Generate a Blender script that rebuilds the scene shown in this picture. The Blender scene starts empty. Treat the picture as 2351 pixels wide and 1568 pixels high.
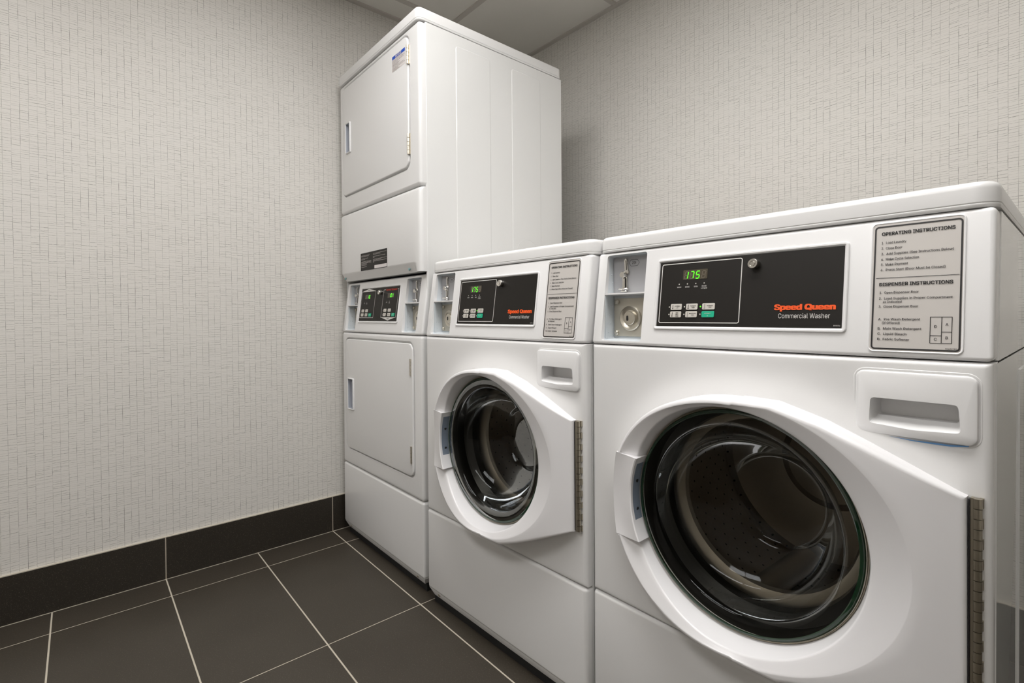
import bpy, bmesh, math
import numpy as np
from mathutils import Matrix, Vector

# ---------------------------------------------------------------- camera, world, exposure
scene = bpy.context.scene
COL = scene.collection
R = math.radians
CAM_POS = (0.7692, -0.906, 0.956)
YAW, PITCH, ROLL, FPX = R(49.2777), R(-0.6692), R(-0.444), 1153.71
f = Vector((-math.sin(YAW)*math.cos(PITCH), math.cos(YAW)*math.cos(PITCH), math.sin(PITCH)))
r = Vector((math.cos(YAW), math.sin(YAW), 0.0)); u = r.cross(f)
r2 = math.cos(ROLL)*r + math.sin(ROLL)*u; u2 = -math.sin(ROLL)*r + math.cos(ROLL)*u
cam_data = bpy.data.cameras.new('camera'); cam = bpy.data.objects.new('camera', cam_data); COL.objects.link(cam)
cam_data.sensor_width = 36.0; cam_data.lens = 36.0*FPX/2351.0; cam_data.shift_y = -46.99/2351.0
cam_data.clip_start = 0.02
cam.matrix_world = Matrix(((r2.x, u2.x, -f.x, CAM_POS[0]), (r2.y, u2.y, -f.y, CAM_POS[1]), (r2.z, u2.z, -f.z, CAM_POS[2]), (0, 0, 0, 1)))
scene.camera = cam
w = bpy.data.worlds.new('world'); scene.world = w; w.use_nodes = True
w.node_tree.nodes['Background'].inputs[0].default_value = (0.9, 0.95, 1, 1)
w.node_tree.nodes['Background'].inputs[1].default_value = 0.02
vs = scene.view_settings
vs.view_transform = 'Standard'; vs.look = 'None'; vs.gamma = 1.0; vs.use_curve_mapping = False
vs.exposure = 0.0
LIGHT_POWER = 12.2            # radiance of the troffer lenses

# ---------------------------------------------------------------- room numbers
XL, YB, XR, YF, ZC = -1.4559, 1.0147, 2.10, -2.70, 2.390
BT = 0.010; BH = 0.155
TX, TY, GX0, GY0 = 0.6115, 0.308, -1.4459+0.1478, -0.6781
KL = 0.030/0.213; ZS = 0.887
def lean(z): return KL*(z-ZS)

# ---------------------------------------------------------------- material helpers
def new_mat(name):
    m = bpy.data.materials.new(name); m.use_nodes = True
    nt = m.node_tree; nt.nodes.clear()
    out = nt.nodes.new('ShaderNodeOutputMaterial')
    return m, nt, out
class G:
    def __init__(s, nt): s.nt = nt
    def n(s, t, **kw):
        nd = s.nt.nodes.new(t)
        for k, v in kw.items(): setattr(nd, k, v)
        return nd
    def link(s, a, b): s.nt.links.new(a, b)
    def put(s, sock, v):
        if isinstance(v, bpy.types.NodeSocket): s.link(v, sock)
        else: sock.default_value = v
    def m(s, op, a, b=None, c=None):
        nd = s.n('ShaderNodeMath', operation=op)
        s.put(nd.inputs[0], a)
        if b is not None: s.put(nd.inputs[1], b)
        if c is not None: s.put(nd.inputs[2], c)
        return nd.outputs[0]
    def mix(s, fac, a, b):
        nd = s.n('ShaderNodeMix', data_type='RGBA')
        s.put(nd.inputs[0], fac); s.put(nd.inputs[6], a); s.put(nd.inputs[7], b)
        return nd.outputs[2]
    def xyz(s):
        tc = s.n('ShaderNodeTexCoord'); sp = s.n('ShaderNodeSeparateXYZ')
        s.link(tc.outputs['Object'], sp.inputs[0]); return tc.outputs['Object'], sp.outputs
    def comb(s, x, y, z=0.0):
        nd = s.n('ShaderNodeCombineXYZ'); s.put(nd.inputs[0], x); s.put(nd.inputs[1], y); s.put(nd.inputs[2], z)
        return nd.outputs[0]
    def white(s, v):
        nd = s.n('ShaderNodeTexWhiteNoise', noise_dimensions='3D'); s.put(nd.inputs['Vector'], v); return nd.outputs['Value']
    def noise(s, v, scale, detail=2.0):
        nd = s.n('ShaderNodeTexNoise'); s.put(nd.inputs['Vector'], v); nd.inputs['Scale'].default_value = scale
        nd.inputs['Detail'].default_value = detail; return nd.outputs['Fac']
    def step(s, a, b, v):      # smooth map of v from a..b to 0..1
        nd = s.n('ShaderNodeMapRange', interpolation_type='SMOOTHSTEP')
        s.put(nd.inputs['Value'], v); s.put(nd.inputs['From Min'], a); s.put(nd.inputs['From Max'], b)
        return nd.outputs[0]
def principled(name, col, rough=0.4, metal=0.0, spec=0.5, coat=0.0, bump=None, vary=None, emit=None, estr=0):
    m, nt, out = new_mat(name); g = G(nt)
    p = g.n('ShaderNodeBsdfPrincipled')
    p.inputs['Base Color'].default_value = (*col, 1); p.inputs['Roughness'].default_value = rough
    p.inputs['Metallic'].default_value = metal; p.inputs['Specular IOR Level'].default_value = spec
    p.inputs['Coat Weight'].default_value = coat; p.inputs['Coat Roughness'].default_value = 0.05
    if emit: p.inputs['Emission Color'].default_value = (*emit, 1); p.inputs['Emission Strength'].default_value = estr
    co, xs = g.xyz()
    if vary:
        sc, am = vary
        nz = g.noise(co, sc, 3.0)
        g.link(g.mix(g.m('MULTIPLY', nz, am), (*col, 1), tuple(c*0.6 for c in col)+(1,)), p.inputs['Base Color'])
    if bump:
        sc, st = bump
        b = g.n('ShaderNodeBump'); b.inputs['Strength'].default_value = st; b.inputs['Distance'].default_value = 0.001
        g.link(g.noise(co, sc, 2.0), b.inputs['Height']); g.link(b.outputs[0], p.inputs['Normal'])
    g.link(p.outputs[0], out.inputs[0]); return m

M = {}
M['enamel'] = principled('white_enamel', (0.76, 0.755, 0.75), 0.23, spec=0.5, bump=(900, 0.04))
M['side'] = principled('glossy_enamel', (0.74, 0.74, 0.73), 0.035, spec=0.5)
M['plastic'] = principled('white_plastic', (0.79, 0.785, 0.785), 0.22, spec=0.5)
M['doorwhite'] = principled('door_plastic', (0.80, 0.79, 0.80), 0.27, spec=0.5)
M['shadowgap'] = principled('cabinet_interior', (0.02, 0.02, 0.02), 0.8)
M['black'] = principled('black_overlay', (0.014, 0.012, 0.010), 0.45, spec=0.25, vary=(60, 0.2))
M['ink'] = principled('black_ink', (0.012, 0.01, 0.01), 0.5)
M['labelgrey'] = principled('grey_label', (0.56, 0.53, 0.50), 0.42, vary=(3, 0.15))
M['paper'] = principled('light_sticker', (0.72, 0.68, 0.67), 0.5)
M['printw'] = principled('white_print', (0.70, 0.68, 0.65), 0.5)
M['orange'] = principled('orange_print', (0.90, 0.10, 0.008), 0.45)
M['red'] = principled('red_print', (0.45, 0.03, 0.012), 0.45)
M['blue'] = principled('blue_print', (0.01, 0.08, 0.50), 0.45)
M['green'] = principled('green_key', (0.005, 0.42, 0.24), 0.45)
M['keygrey'] = principled('grey_key', (0.60, 0.57, 0.52), 0.45)
M['window'] = principled('display_window', (0.075, 0.062, 0.042), 0.25)
M['ghost'] = principled('unlit_segment', (0.13, 0.11, 0.08), 0.3)
M['led'] = principled('green_segment', (0.02, 0.3, 0.01), 0.4, emit=(0.10, 1.0, 0.01), estr=1.6)
M['chrome'] = principled('chrome', (0.72, 0.70, 0.66), 0.12, metal=1.0)
M['nickel'] = principled('satin_nickel', (0.66, 0.62, 0.54), 0.33, metal=1.0)
M['steel'] = principled('stainless_steel', (0.55, 0.50, 0.44), 0.28, metal=1.0, bump=(120, 0.1))
M['lockplate'] = principled('beige_lock_plate', (0.52, 0.49, 0.42), 0.38, metal=0.6)
M['recess'] = principled('pale_recess_liner', (0.62, 0.66, 0.69), 0.4, bump=(160, 0.3))
M['greyplate'] = principled('grey_coin_plate', (0.36, 0.36, 0.37), 0.4)
M['bluegrey'] = principled('blue_grey_strip', (0.20, 0.24, 0.30), 0.35)
M['shadeblue'] = principled('blue_grey_liner', (0.40, 0.42, 0.47), 0.4)  # inside of the dryer handles, their shade put into the colour
M['rubber'] = principled('dark_rubber', (0.012, 0.011, 0.010), 0.35)
M['hingem'] = principled('aged_steel_hinge', (0.46, 0.42, 0.34), 0.3, metal=1.0)
M['greenrim'] = principled('green_glass_edge', (0.005, 0.030, 0.012), 0.06, spec=0.9)
M['screw'] = principled('zinc_screw', (0.30, 0.50, 0.52), 0.3, metal=0.9)
M['foot'] = principled('black_foot', (0.01, 0.01, 0.01), 0.7)  # the shade beneath the machines, given as a plain black colour
M['tbar'] = principled('ceiling_grid_paint', (0.55, 0.52, 0.48), 0.5)
M['ceil'] = principled('ceiling_board', (0.78, 0.76, 0.71), 0.85, bump=(400, 0.35))
M['trimw'] = principled('cream_trim', (0.62, 0.57, 0.48), 0.4)
M['plainwall'] = principled('painted_wall', (0.72, 0.69, 0.65), 0.7, bump=(200, 0.1))
M['lens'] = principled('light_lens', (0.8, 0.8, 0.8), 0.5, emit=(1.0, 0.985, 0.970), estr=LIGHT_POWER)
M['lens2'] = principled('light_lens_far', (0.8, 0.8, 0.8), 0.5, emit=(1.0, 0.985, 0.970), estr=LIGHT_POWER*0.9)
M['lens3'] = principled('light_lens_small', (0.8, 0.8, 0.8), 0.5, emit=(1.0, 0.985, 0.970), estr=LIGHT_POWER*0.85)
M['bluefilm'] = principled('blue_residue', (0.10, 0.32, 0.66), 0.5)

def glass_mat():
    m, nt, out = new_mat('door_glass'); g = G(nt)
    tr = g.n('ShaderNodeBsdfTransparent'); tr.inputs[0].default_value = (0.64, 0.635, 0.60, 1)
    gl = g.n('ShaderNodeBsdfGlossy'); gl.inputs['Roughness'].default_value = 0.03; gl.inputs[0].default_value = (0.9, 0.93, 0.95, 1)
    fr = g.n('ShaderNodeFresnel'); fr.inputs[0].default_value = 1.5
    co, xs = g.xyz()
    b = g.n('ShaderNodeBump'); b.inputs['Strength'].default_value = 0.06; b.inputs['Distance'].default_value = 0.004
    g.link(g.noise(co, 22, 2.0), b.inputs['Height']); g.link(b.outputs[0], gl.inputs['Normal']); g.link(b.outputs[0], fr.inputs['Normal'])
    mx = g.n('ShaderNodeMixShader'); g.link(g.m('MULTIPLY', fr.outputs[0], 0.30), mx.inputs[0]); g.link(tr.outputs[0], mx.inputs[1]); g.link(gl.outputs[0], mx.inputs[2])
    g.link(mx.outputs[0], out.inputs[0]); return m
M['glass'] = glass_mat()

def wallpaper_mat(name, axis):
    """Off-white paper with a hand drawn grid: narrow columns, short slanting rungs."""
    m, nt, out = new_mat(name); g = G(nt)
    co, xs = g.xyz(); a, z = xs[axis], xs[2]
    P, H = 0.0204, 0.0074
    wob = g.m('MULTIPLY', g.m('SUBTRACT', g.noise(g.comb(a, z), 9.0, 1.0), 0.5), 0.0022)
    ua = g.m('DIVIDE', g.m('ADD', a, wob), P)
    col = g.m('FLOOR', ua); fu = g.m('SUBTRACT', ua, col)
    edge = g.m('MULTIPLY', g.m('MINIMUM', fu, g.m('SUBTRACT', 1.0, fu)), P)
    near = g.m('ROUND', ua)
    vline = g.m('SUBTRACT', 1.0, g.step(0.00022, 0.0009, edge))
    vpow = g.step(0.34, 0.70, g.noise(g.comb(g.m('MULTIPLY', near, 3.17), g.m('MULTIPLY', z, 26.0)), 1.0, 3.0))
    vcol = g.m('MULTIPLY_ADD', g.white(g.comb(near, 7.0)), 0.35, 0.65)
    vint = g.m('MULTIPLY', vline, g.m('MULTIPLY', g.m('MULTIPLY_ADD', vpow, 0.85, 0.15), vcol))
    half = g.m('DIVIDE', ua, 2.0); pair = g.m('FLOOR', half); fp = g.m('SUBTRACT', g.m('SUBTRACT', half, pair), 0.5)
    zb = g.m('ADD', g.m('DIVIDE', z, H), g.m('MULTIPLY', g.white(g.comb(pair, 1.0)), 1.0))
    zb = g.m('ADD', zb, g.m('MULTIPLY', g.noise(g.comb(g.m('MULTIPLY', pair, 5.3), g.m('MULTIPLY', z, 18.0)), 1.0, 1.0), 3.0))
    row = g.m('ROUND', zb); jit = g.m('MULTIPLY', g.m('SUBTRACT', g.white(g.comb(row, pair, 2.0)), 0.5), 0.55)
    slope = g.m('MULTIPLY', g.m('SUBTRACT', g.white(g.comb(row, pair, 9.0)), 0.42), 0.42)
    sway = g.m('MULTIPLY', g.m('SUBTRACT', g.noise(g.comb(g.m('MULTIPLY', a, 90.0), g.m('MULTIPLY', row, 3.3)), 1.0, 1.0), 0.5), 0.20)
    off = g.m('ADD', g.m('ADD', jit, g.m('MULTIPLY', slope, fp)), sway)
    dz = g.m('MULTIPLY', g.m('ABSOLUTE', g.m('SUBTRACT', g.m('SUBTRACT', zb, row), off)), H)
    hline = g.m('SUBTRACT', 1.0, g.step(0.00016, 0.00085, dz))
    hr = g.step(0.02, 1.0, g.white(g.comb(row, g.m('ADD', pair, g.m('MULTIPLY', col, 0.37)), 5.0)))
    part = g.step(0.30, 0.62, g.noise(g.comb(g.m('MULTIPLY', a, 150.0), g.m('MULTIPLY', row, 4.7)), 1.0, 1.0))
    hint = g.m('MULTIPLY', hline, g.m('MULTIPLY', g.m('MULTIPLY_ADD', hr, 0.62, 0.22), g.m('MULTIPLY_ADD', part, 0.62, 0.38)))
    ink = g.m('MINIMUM', g.m('MAXIMUM', vint, hint), 1.0)
    base_tone = g.mix(g.noise(co, 1.6, 2.0), (0.70, 0.67, 0.63, 1), (0.72, 0.705, 0.665, 1))
    colr = g.mix(g.m('MULTIPLY', ink, 0.86), base_tone, (0.10, 0.095, 0.075, 1))
    p = g.n('ShaderNodeBsdfPrincipled'); p.inputs['Roughness'].default_value = 0.62; p.inputs['Specular IOR Level'].default_value = 0.25
    g.link(colr, p.inputs['Base Color'])
    b = g.n('ShaderNodeBump'); b.inputs['Strength'].default_value = 0.25; b.inputs['Distance'].default_value = 0.0006; b.invert = True
    g.link(ink, b.inputs['Height']); g.link(b.outputs[0], p.inputs['Normal'])
    g.link(p.outputs[0], out.inputs[0]); return m
def drum_mat():
    m, nt, out = new_mat('perforated_steel'); g = G(nt); co, xs = g.xyz()
    dx = g.m('SUBTRACT', xs[0], 0.340); dz = g.m('SUBTRACT', xs[2], 0.578)
    vr = g.m('DIVIDE', xs[1], 0.024); row = g.m('ROUND', vr); fv = g.m('MULTIPLY', g.m('SUBTRACT', vr, row), 0.024)
    an = g.m('ADD', g.m('MULTIPLY', g.m('ARCTAN2', dz, dx), 40/(2*math.pi)), g.m('MULTIPLY', g.m('MODULO', row, 2.0), 0.5))
    fa = g.m('MULTIPLY', g.m('SUBTRACT', an, g.m('ROUND', an)), 2*math.pi*0.26/40)
    rad = g.m('SQRT', g.m('ADD', g.m('MULTIPLY', fv, fv), g.m('MULTIPLY', fa, fa)))
    hole = g.m('MULTIPLY', g.m('LESS_THAN', rad, 0.0026), g.m('GREATER_THAN', xs[1], 0.165))
    wall = g.m('GREATER_THAN', g.m('ADD', g.m('MULTIPLY', dx, dx), g.m('MULTIPLY', dz, dz)), 0.255**2)
    p = g.n('ShaderNodeBsdfPrincipled'); p.inputs['Metallic'].default_value = 0.85; p.inputs['Roughness'].default_value = 0.34
    g.link(g.mix(g.m('MULTIPLY', hole, wall), (0.50, 0.455, 0.40, 1), (0.004, 0.004, 0.004, 1)), p.inputs['Base Color'])
    g.link(p.outputs[0], out.inputs[0]); return m
M['drum'] = drum_mat()
M['paper_x'] = wallpaper_mat('wallpaper_along_x', 0)
M['paper_y'] = wallpaper_mat('wallpaper_along_y', 1)

def tile_color(g, co, dark=1.0):
    n1 = g.noise(co, 5.0, 4.0); n2 = g.noise(co, 330.0, 3.0)
    c = g.mix(n1, (0.036*dark, 0.029*dark, 0.021*dark, 1), (0.056*dark, 0.047*dark, 0.036*dark, 1))
    return g.mix(g.m('MULTIPLY', g.step(0.56, 0.74, n2), 0.55), c, (0.15, 0.13, 0.10, 1)), n2
def floor_mat():
    m, nt, out = new_mat('floor_tiles'); g = G(nt)
    co, xs = g.xyz(); x, y = xs[0], xs[1]
    def line(v, o, p, wd):
        t = g.m('DIVIDE', g.m('SUBTRACT', v, o), p); t = g.m('SUBTRACT', t, g.m('ROUND', t))
        return g.m('SUBTRACT', 1.0, g.step(wd*0.75, wd*1.25, g.m('MULTIPLY', g.m('ABSOLUTE', t), p)))
    gx = line(x, GX0, TX, 0.0013); gy = line(y, GY0, TY, 0.0021)
    ge = g.m('SUBTRACT', 1.0, g.step(0.0030, 0.0042, g.m('SUBTRACT', x, XL+BT)))
    gr = g.m('MAXIMUM', g.m('MAXIMUM', gx, gy), ge)
    tc, n2 = tile_color(g, co)
    col = g.mix(gr, tc, (0.55, 0.50, 0.41, 1))
    p = g.n('ShaderNodeBsdfPrincipled'); g.link(col, p.inputs['Base Color'])
    g.link(g.m('MULTIPLY_ADD', gr, 0.35, 0.42), p.inputs['Roughness'])
    b = g.n('ShaderNodeBump'); b.inputs['Strength'].default_value = 0.3; b.inputs['Distance'].default_value = 0.0008
    g.link(g.m('SUBTRACT', g.m('MULTIPLY', n2, 0.3), gr), b.inputs['Height']); g.link(b.outputs[0], p.inputs['Normal'])
    g.link(p.outputs[0], out.inputs[0]); return m
M['floor'] = floor_mat()
def base_mat():
    m, nt, out = new_mat('baseboard_tile'); g = G(nt); co, xs = g.xyz(); tc, n2 = tile_color(g, co, 0.55)
    p = g.n('ShaderNodeBsdfPrincipled'); g.link(tc, p.inputs['Base Color']); p.inputs['Roughness'].default_value = 0.38
    g.link(p.outputs[0], out.inputs[0]); return m
M['basetile'] = base_mat()
M['grout'] = principled('grout', (0.50, 0.44, 0.35), 0.8)

# ---------------------------------------------------------------- mesh helpers
class MB:
    """Collects faces for ONE mesh object; verts are given as (u, d, z)."""
    def __init__(s): s.v, s.f, s.mi = [], [], []
    def add(s, vs_, fs, mi=0):
        o = len(s.v); s.v += [tuple(map(float, p)) for p in vs_]
        s.f += [tuple(o+i for i in q) for q in fs]; s.mi += [mi]*len(fs)
    def box(s, x0, x1, y0, y1, z0, z1, mi=0):
        s.add([(x, y, z) for x in (x0, x1) for y in (y0, y1) for z in (z0, z1)],
              [(0, 1, 3, 2), (4, 6, 7, 5), (0, 4, 5, 1), (2, 3, 7, 6), (0, 2, 6, 4), (1, 5, 7, 3)], mi)
    def loops(s, L, cap0=True, cap1=True, mi=0, closed=True):
        n = len(L[0]); vs_ = [p for l in L for p in l]; fs = []
        for k in range(len(L)-1):
            for i in range(n if closed else n-1):
                j = (i+1) % n; fs.append((k*n+i, k*n+j, (k+1)*n+j, (k+1)*n+i))
        if cap0: fs.append(tuple(range(n-1, -1, -1)))
        if cap1: fs.append(tuple((len(L)-1)*n+i for i in range(n)))
        s.add(vs_, fs, mi)
    def build(s, name, mats, parent=None, fn=None, smooth=32, recalc=True):
        me = bpy.data.meshes.new(name)
        me.from_pydata([fn(p) for p in s.v] if fn else s.v, [], s.f)
        if not isinstance(mats, (list, tuple)): mats = [mats]
        for m_ in mats: me.materials.append(m_)
        me.polygons.foreach_set('material_index', s.mi)
        me.validate()
        if recalc:
            bm = bmesh.new(); bm.from_mesh(me); bmesh.ops.recalc_face_normals(bm, faces=bm.faces); bm.to_mesh(me); bm.free()
        if smooth:
            me.polygons.foreach_set('use_smooth', [True]*len(me.polygons)); me.set_sharp_from_angle(angle=R(smooth))
        o = bpy.data.objects.new(name, me); COL.objects.link(o)
        if parent: o.parent = parent
        return o
def lz(p): return (p[0], p[1]+lean(p[2]), p[2])      # leaning control face
def rr(u0, u1, z0, z1, rad, ins=0.0, n=5):
    u0 += ins; u1 -= ins; z0 += ins; z1 -= ins; rad = max(rad-ins, 1e-4); pts = []
    for cu, cz, a0 in ((u1-rad, z1-rad, 0), (u0+rad, z1-rad, 90), (u0+rad, z0+rad, 180), (u1-rad, z0+rad, 270)):
        for k in range(n+1):
            a = R(a0+90*k/n); pts.append((cu+rad*math.cos(a), cz+rad*math.sin(a)))
    return pts
def slab(mb, u0, u1, z0, z1, rad, prof, n=5, mi=0, cap0=True, cap1=True):
    """rounded rectangle seen from the front; prof = [(inset, depth)...] from back to front"""
    mb.loops([[(p[0], d, p[1]) for p in rr(u0, u1, z0, z1, rad, i, n)] for i, d in prof], cap0, cap1, mi)
def front(d_back, d_front, b, k=3):
    """profile with a rounded front edge of radius b"""
    return [(0, d_back)] + [(b-b*math.cos(R(90*i/k)), d_front+b-b*math.sin(R(90*i/k))) for i in range(k+1)]
def poly(mb, pts, d, mi=0): mb.add([(p[0], d, p[1]) for p in pts], [tuple(range(len(pts)))], mi)
def disc(mb, cu, cz, rad, d, n=20, mi=0): poly(mb, [(cu+rad*math.cos(2*math.pi*i/n), cz+rad*math.sin(2*math.pi*i/n)) for i in range(n)], d, mi)
def lathe(mb, cu, cz, prof, n=64, cap0=False, cap1=False, mi=0, sh=None):
    L = []
    for k, (rad, d) in enumerate(prof):
        ou, oz = sh[k] if sh else (0, 0)
        L.append([(cu+ou+rad*math.cos(2*math.pi*i/n), d, cz+oz+rad*math.sin(2*math.pi*i/n)) for i in range(n)])
    mb.loops(L, cap0, cap1, mi)
def frame_line(mb, pts, wd, d, mi=0, closed=True):
    """flat band of width wd along a polyline in the (u, z) plane"""
    n = len(pts); segs = n if closed else n-1; A, B = [], []
    for i in range(n):
        p = Vector(pts[i]); q0 = Vector(pts[i-1]) if (closed or i > 0) else None; q1 = Vector(pts[(i+1) % n]) if (closed or i < n-1) else None
        d0 = (p-q0).normalized() if q0 is not None else (q1-p).normalized(); d1 = (q1-p).normalized() if q1 is not None else d0
        n0 = Vector((-d0.y, d0.x)); n1 = Vector((-d1.y, d1.x)); nn = (n0+n1).normalized(); k = wd/2/max(nn.dot(n0), 0.3)
        A.append(p+nn*k); B.append(p-nn*k)
    mb.add([(a.x, d, a.y) for a in A]+[(b.x, d, b.y) for b in B], [(i, (i+1) % n, n+(i+1) % n, n+i) for i in range(segs)], mi)
def tube(mb, pts, rad, n=8, mi=0):
    L = []
    for i, p in enumerate(pts):
        p = Vector(p); t = (Vector(pts[min(i+1, len(pts)-1)])-Vector(pts[max(i-1, 0)])).normalized()
        a = t.cross(Vector((0, 0, 1)) if abs(t.z) < 0.9 else Vector((0, 1, 0))).normalized(); b = t.cross(a)
        L.append([tuple(p+rad*(math.cos(2*math.pi*k/n)*a+math.sin(2*math.pi*k/n)*b)) for k in range(n)])
    mb.loops(L, True, True, mi)
_tc = {}
try:                                     # the sans serif that ships with Blender; its built-in face otherwise
    import os
    FONT = bpy.data.fonts.load(os.path.join(bpy.utils.system_resource('DATAFILES', path='fonts'), 'Inter.woff2'))
except Exception:
    FONT = None
def _glyphs(s_, shear):
    c = bpy.data.curves.new('t', 'FONT'); c.body = s_; c.shear = shear; c.resolution_u = 3
    if FONT: c.font = FONT
    o = bpy.data.objects.new('t', c); me = bpy.data.meshes.new_from_object(o)
    q = ([tuple(v.co) for v in me.vertices], [tuple(p.vertices) for p in me.polygons])
    bpy.data.objects.remove(o); bpy.data.curves.remove(c); bpy.data.meshes.remove(me); return q
CAP = max(v[1] for v in _glyphs('H', 0)[0])
def text(mb, s_, u0, z0, h, width=None, bold=0.0, d=0.0, mi=0, align='l', xs=1.0, shear=0.0):
    """lettering: cap height h, baseline z0, squeezed to the given width"""
    key = (s_, shear)
    if key not in _tc:
        _tc[key] = _glyphs(s_, shear)
    vv, ff = _tc[key]
    if not vv: return
    x0 = min(v[0] for v in vv); x1 = max(v[0] for v in vv)
    sy = h/CAP; sx = (width/(x1-x0)) if width else sy*xs
    W = (x1-x0)*sx; off = {'l': 0, 'c': -W/2, 'r': -W}[align]
    bz = min(bold, 0.03)*CAP
    for kx, kz in (((0, 0),) if bold <= 0 else ((-bold, 0), (bold, 0), (0, -bz), (0, bz)) if bold < 0.03 else [(bold*q, w_) for q in (-1, -.5, 0, .5, 1) for w_ in (-bz, bz)]):
        d -= 0.00003
        mb.add([(u0+off+(v[0]-x0)*sx*(1-2*bold/max(x1-x0, .1))+(kx+bold)*sx, d, z0+v[1]*sy*(1-2*bz/CAP)+(kz+bz)*sy) for v in vv], ff, mi)
def cut(o, cutter):
    par = o.parent; o.parent = None          # both in the machine's own frame
    md = o.modifiers.new('b', 'BOOLEAN'); md.object = cutter; md.solver = 'EXACT'; md.operation = 'DIFFERENCE'
    dg = bpy.context.evaluated_depsgraph_get(); dg.update()
    me = bpy.data.meshes.new_from_object(o.evaluated_get(dg)); o.modifiers.clear(); o.data = me
    me.set_sharp_from_angle(angle=R(32)); bpy.data.objects.remove(cutter); o.parent = par
def thing(name, label, cat, loc, rz, group=None):
    o = bpy.data.objects.new(name, None); COL.objects.link(o); o.location = loc; o.rotation_euler = (0, 0, rz)
    o['label'] = label; o['category'] = cat
    if group: o['group'] = group
    o.empty_display_size = 0.2
    return o
def struct(o): o['kind'] = 'structure'; return o
def copy_tree(o, parent=None):
    c = o.copy(); COL.objects.link(c)
    if parent: c.parent = parent
    for ch in list(o.children): copy_tree(ch, c)
    return c

# ---------------------------------------------------------------- the room
T = 0.12
mb = MB(); mb.box(XL-T, XR+T, YF-T, YB+T, -0.1, 0.0); struct(mb.build('floor', M['floor'], smooth=0))
mb = MB(); mb.box(XL-T, XL, YF-T, YB+T, 0.0, ZC+0.1); struct(mb.build('wall_left', M['paper_y'], smooth=0))
mb = MB(); mb.box(XL, XR, YB, YB+T, 0.0, ZC+0.1); struct(mb.build('wall_back', M['paper_x'], smooth=0))
mb = MB(); mb.box(XR, XR+T, YF-T, YB+T, 0.0, ZC+0.1); struct(mb.build('wall_right', M['paper_y'], smooth=0))
mb = MB(); mb.box(XL, XR, YF-T, YF, 0.0, ZC+0.1); struct(mb.build('wall_front', M['plainwall'], smooth=0))
LIGHTS = [(-0.080, 1.140, -0.714, -0.104), (-0.690, 0.530, -1.934, -1.324), (-0.690, -0.080, -0.714, -0.104)]
bars_x = [GX for GX in (-1.30, -0.69, -0.08, 0.53, 1.14, 1.75)]
bars_y = [0.506, -0.104, -0.714, -1.324, -1.934, -2.544]
mb = MB(); mb.box(XL, XR, YF, YB, ZC+0.006, ZC+0.02)
ceiling = mb.build('ceiling', M['ceil'], smooth=0); struct(ceiling)
for x0, x1, y0, y1 in LIGHTS:
    c = MB(); c.box(x0+0.012, x1-0.012, y0+0.012, y1-0.012, ZC-0.02, ZC+0.05); cut(ceiling, c.build('c', M['ceil'], smooth=0))
mb = MB(); mb.box(XL-T, XR+T, YF-T, YB+T, ZC+0.12, ZC+0.2); struct(mb.build('ceiling', M['plainwall'], smooth=0))
mb = MB()
for x in bars_x: mb.box(x-0.012, x+0.012, YF, YB, ZC, ZC+0.007)
for y in bars_y: mb.box(XL, XR, y-0.012, y+0.012, ZC+0.0004, ZC+0.0066)
grid = mb.build('trim_1', M['tbar'], smooth=0); struct(grid)
for x0, x1, y0, y1 in LIGHTS:
    c = MB(); c.box(x0+0.012, x1-0.012, y0+0.012, y1-0.012, ZC-0.02, ZC+0.05); cut(grid, c.build('c', M['tbar'], smooth=0))
mb = MB()                                   # wall angle round the ceiling
for a in ((XL, XL+0.023, YF, YB), (XR-0.023, XR, YF, YB), (XL, XR, YB-0.023, YB), (XL, XR, YF, YF+0.023)):
    mb.box(a[0], a[1], a[2], a[3], ZC-0.0012, ZC+0.006)
struct(mb.build('trim_2', M['tbar'], smooth=0))

def baseboard(name, a0, a1, joints, place):
    mb = MB()
    js = [a0]+[j for j in joints if a0 < j < a1]+[a1]
    for i in range(len(js)-1):
        p = place(js[i]+(0.0018 if i else 0), js[i+1]-(0.0018 if i < len(js)-2 else 0), 0.0, BT)
        mb.box(*p, 0.001, BH-0.003, 0)
    mb.box(*place(a0, a1, 0.0, BT-0.0012), 0.0, BH-0.0035, 1)
    mb.box(*place(a0, a1, 0.0, BT*0.8), BH-0.003, BH, 2)
    return struct(mb.build(name, [M['basetile'], M['grout'], M['trimw']], smooth=0))
jy = [GY0+2*TY*k for k in range(-4, 4)]
jx = [GX0+TX*k for k in range(0, 7)]
baseboard('baseboard_left', YF+BT, YB-BT, jy, lambda a, b, t0, t1: (XL+t0, XL+t1, a, b))
baseboard('baseboard_right', YF+BT, YB-BT, jy, lambda a, b, t0, t1: (XR-t1, XR-t0, a, b))
baseboard('baseboard_back', XL, XR, jx, lambda a, b, t0, t1: (a, b, YB-t1, YB-t0))
baseboard('baseboard_front', XL, XR, jx, lambda a, b, t0, t1: (a, b, YF+t0, YF+t1))

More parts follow.
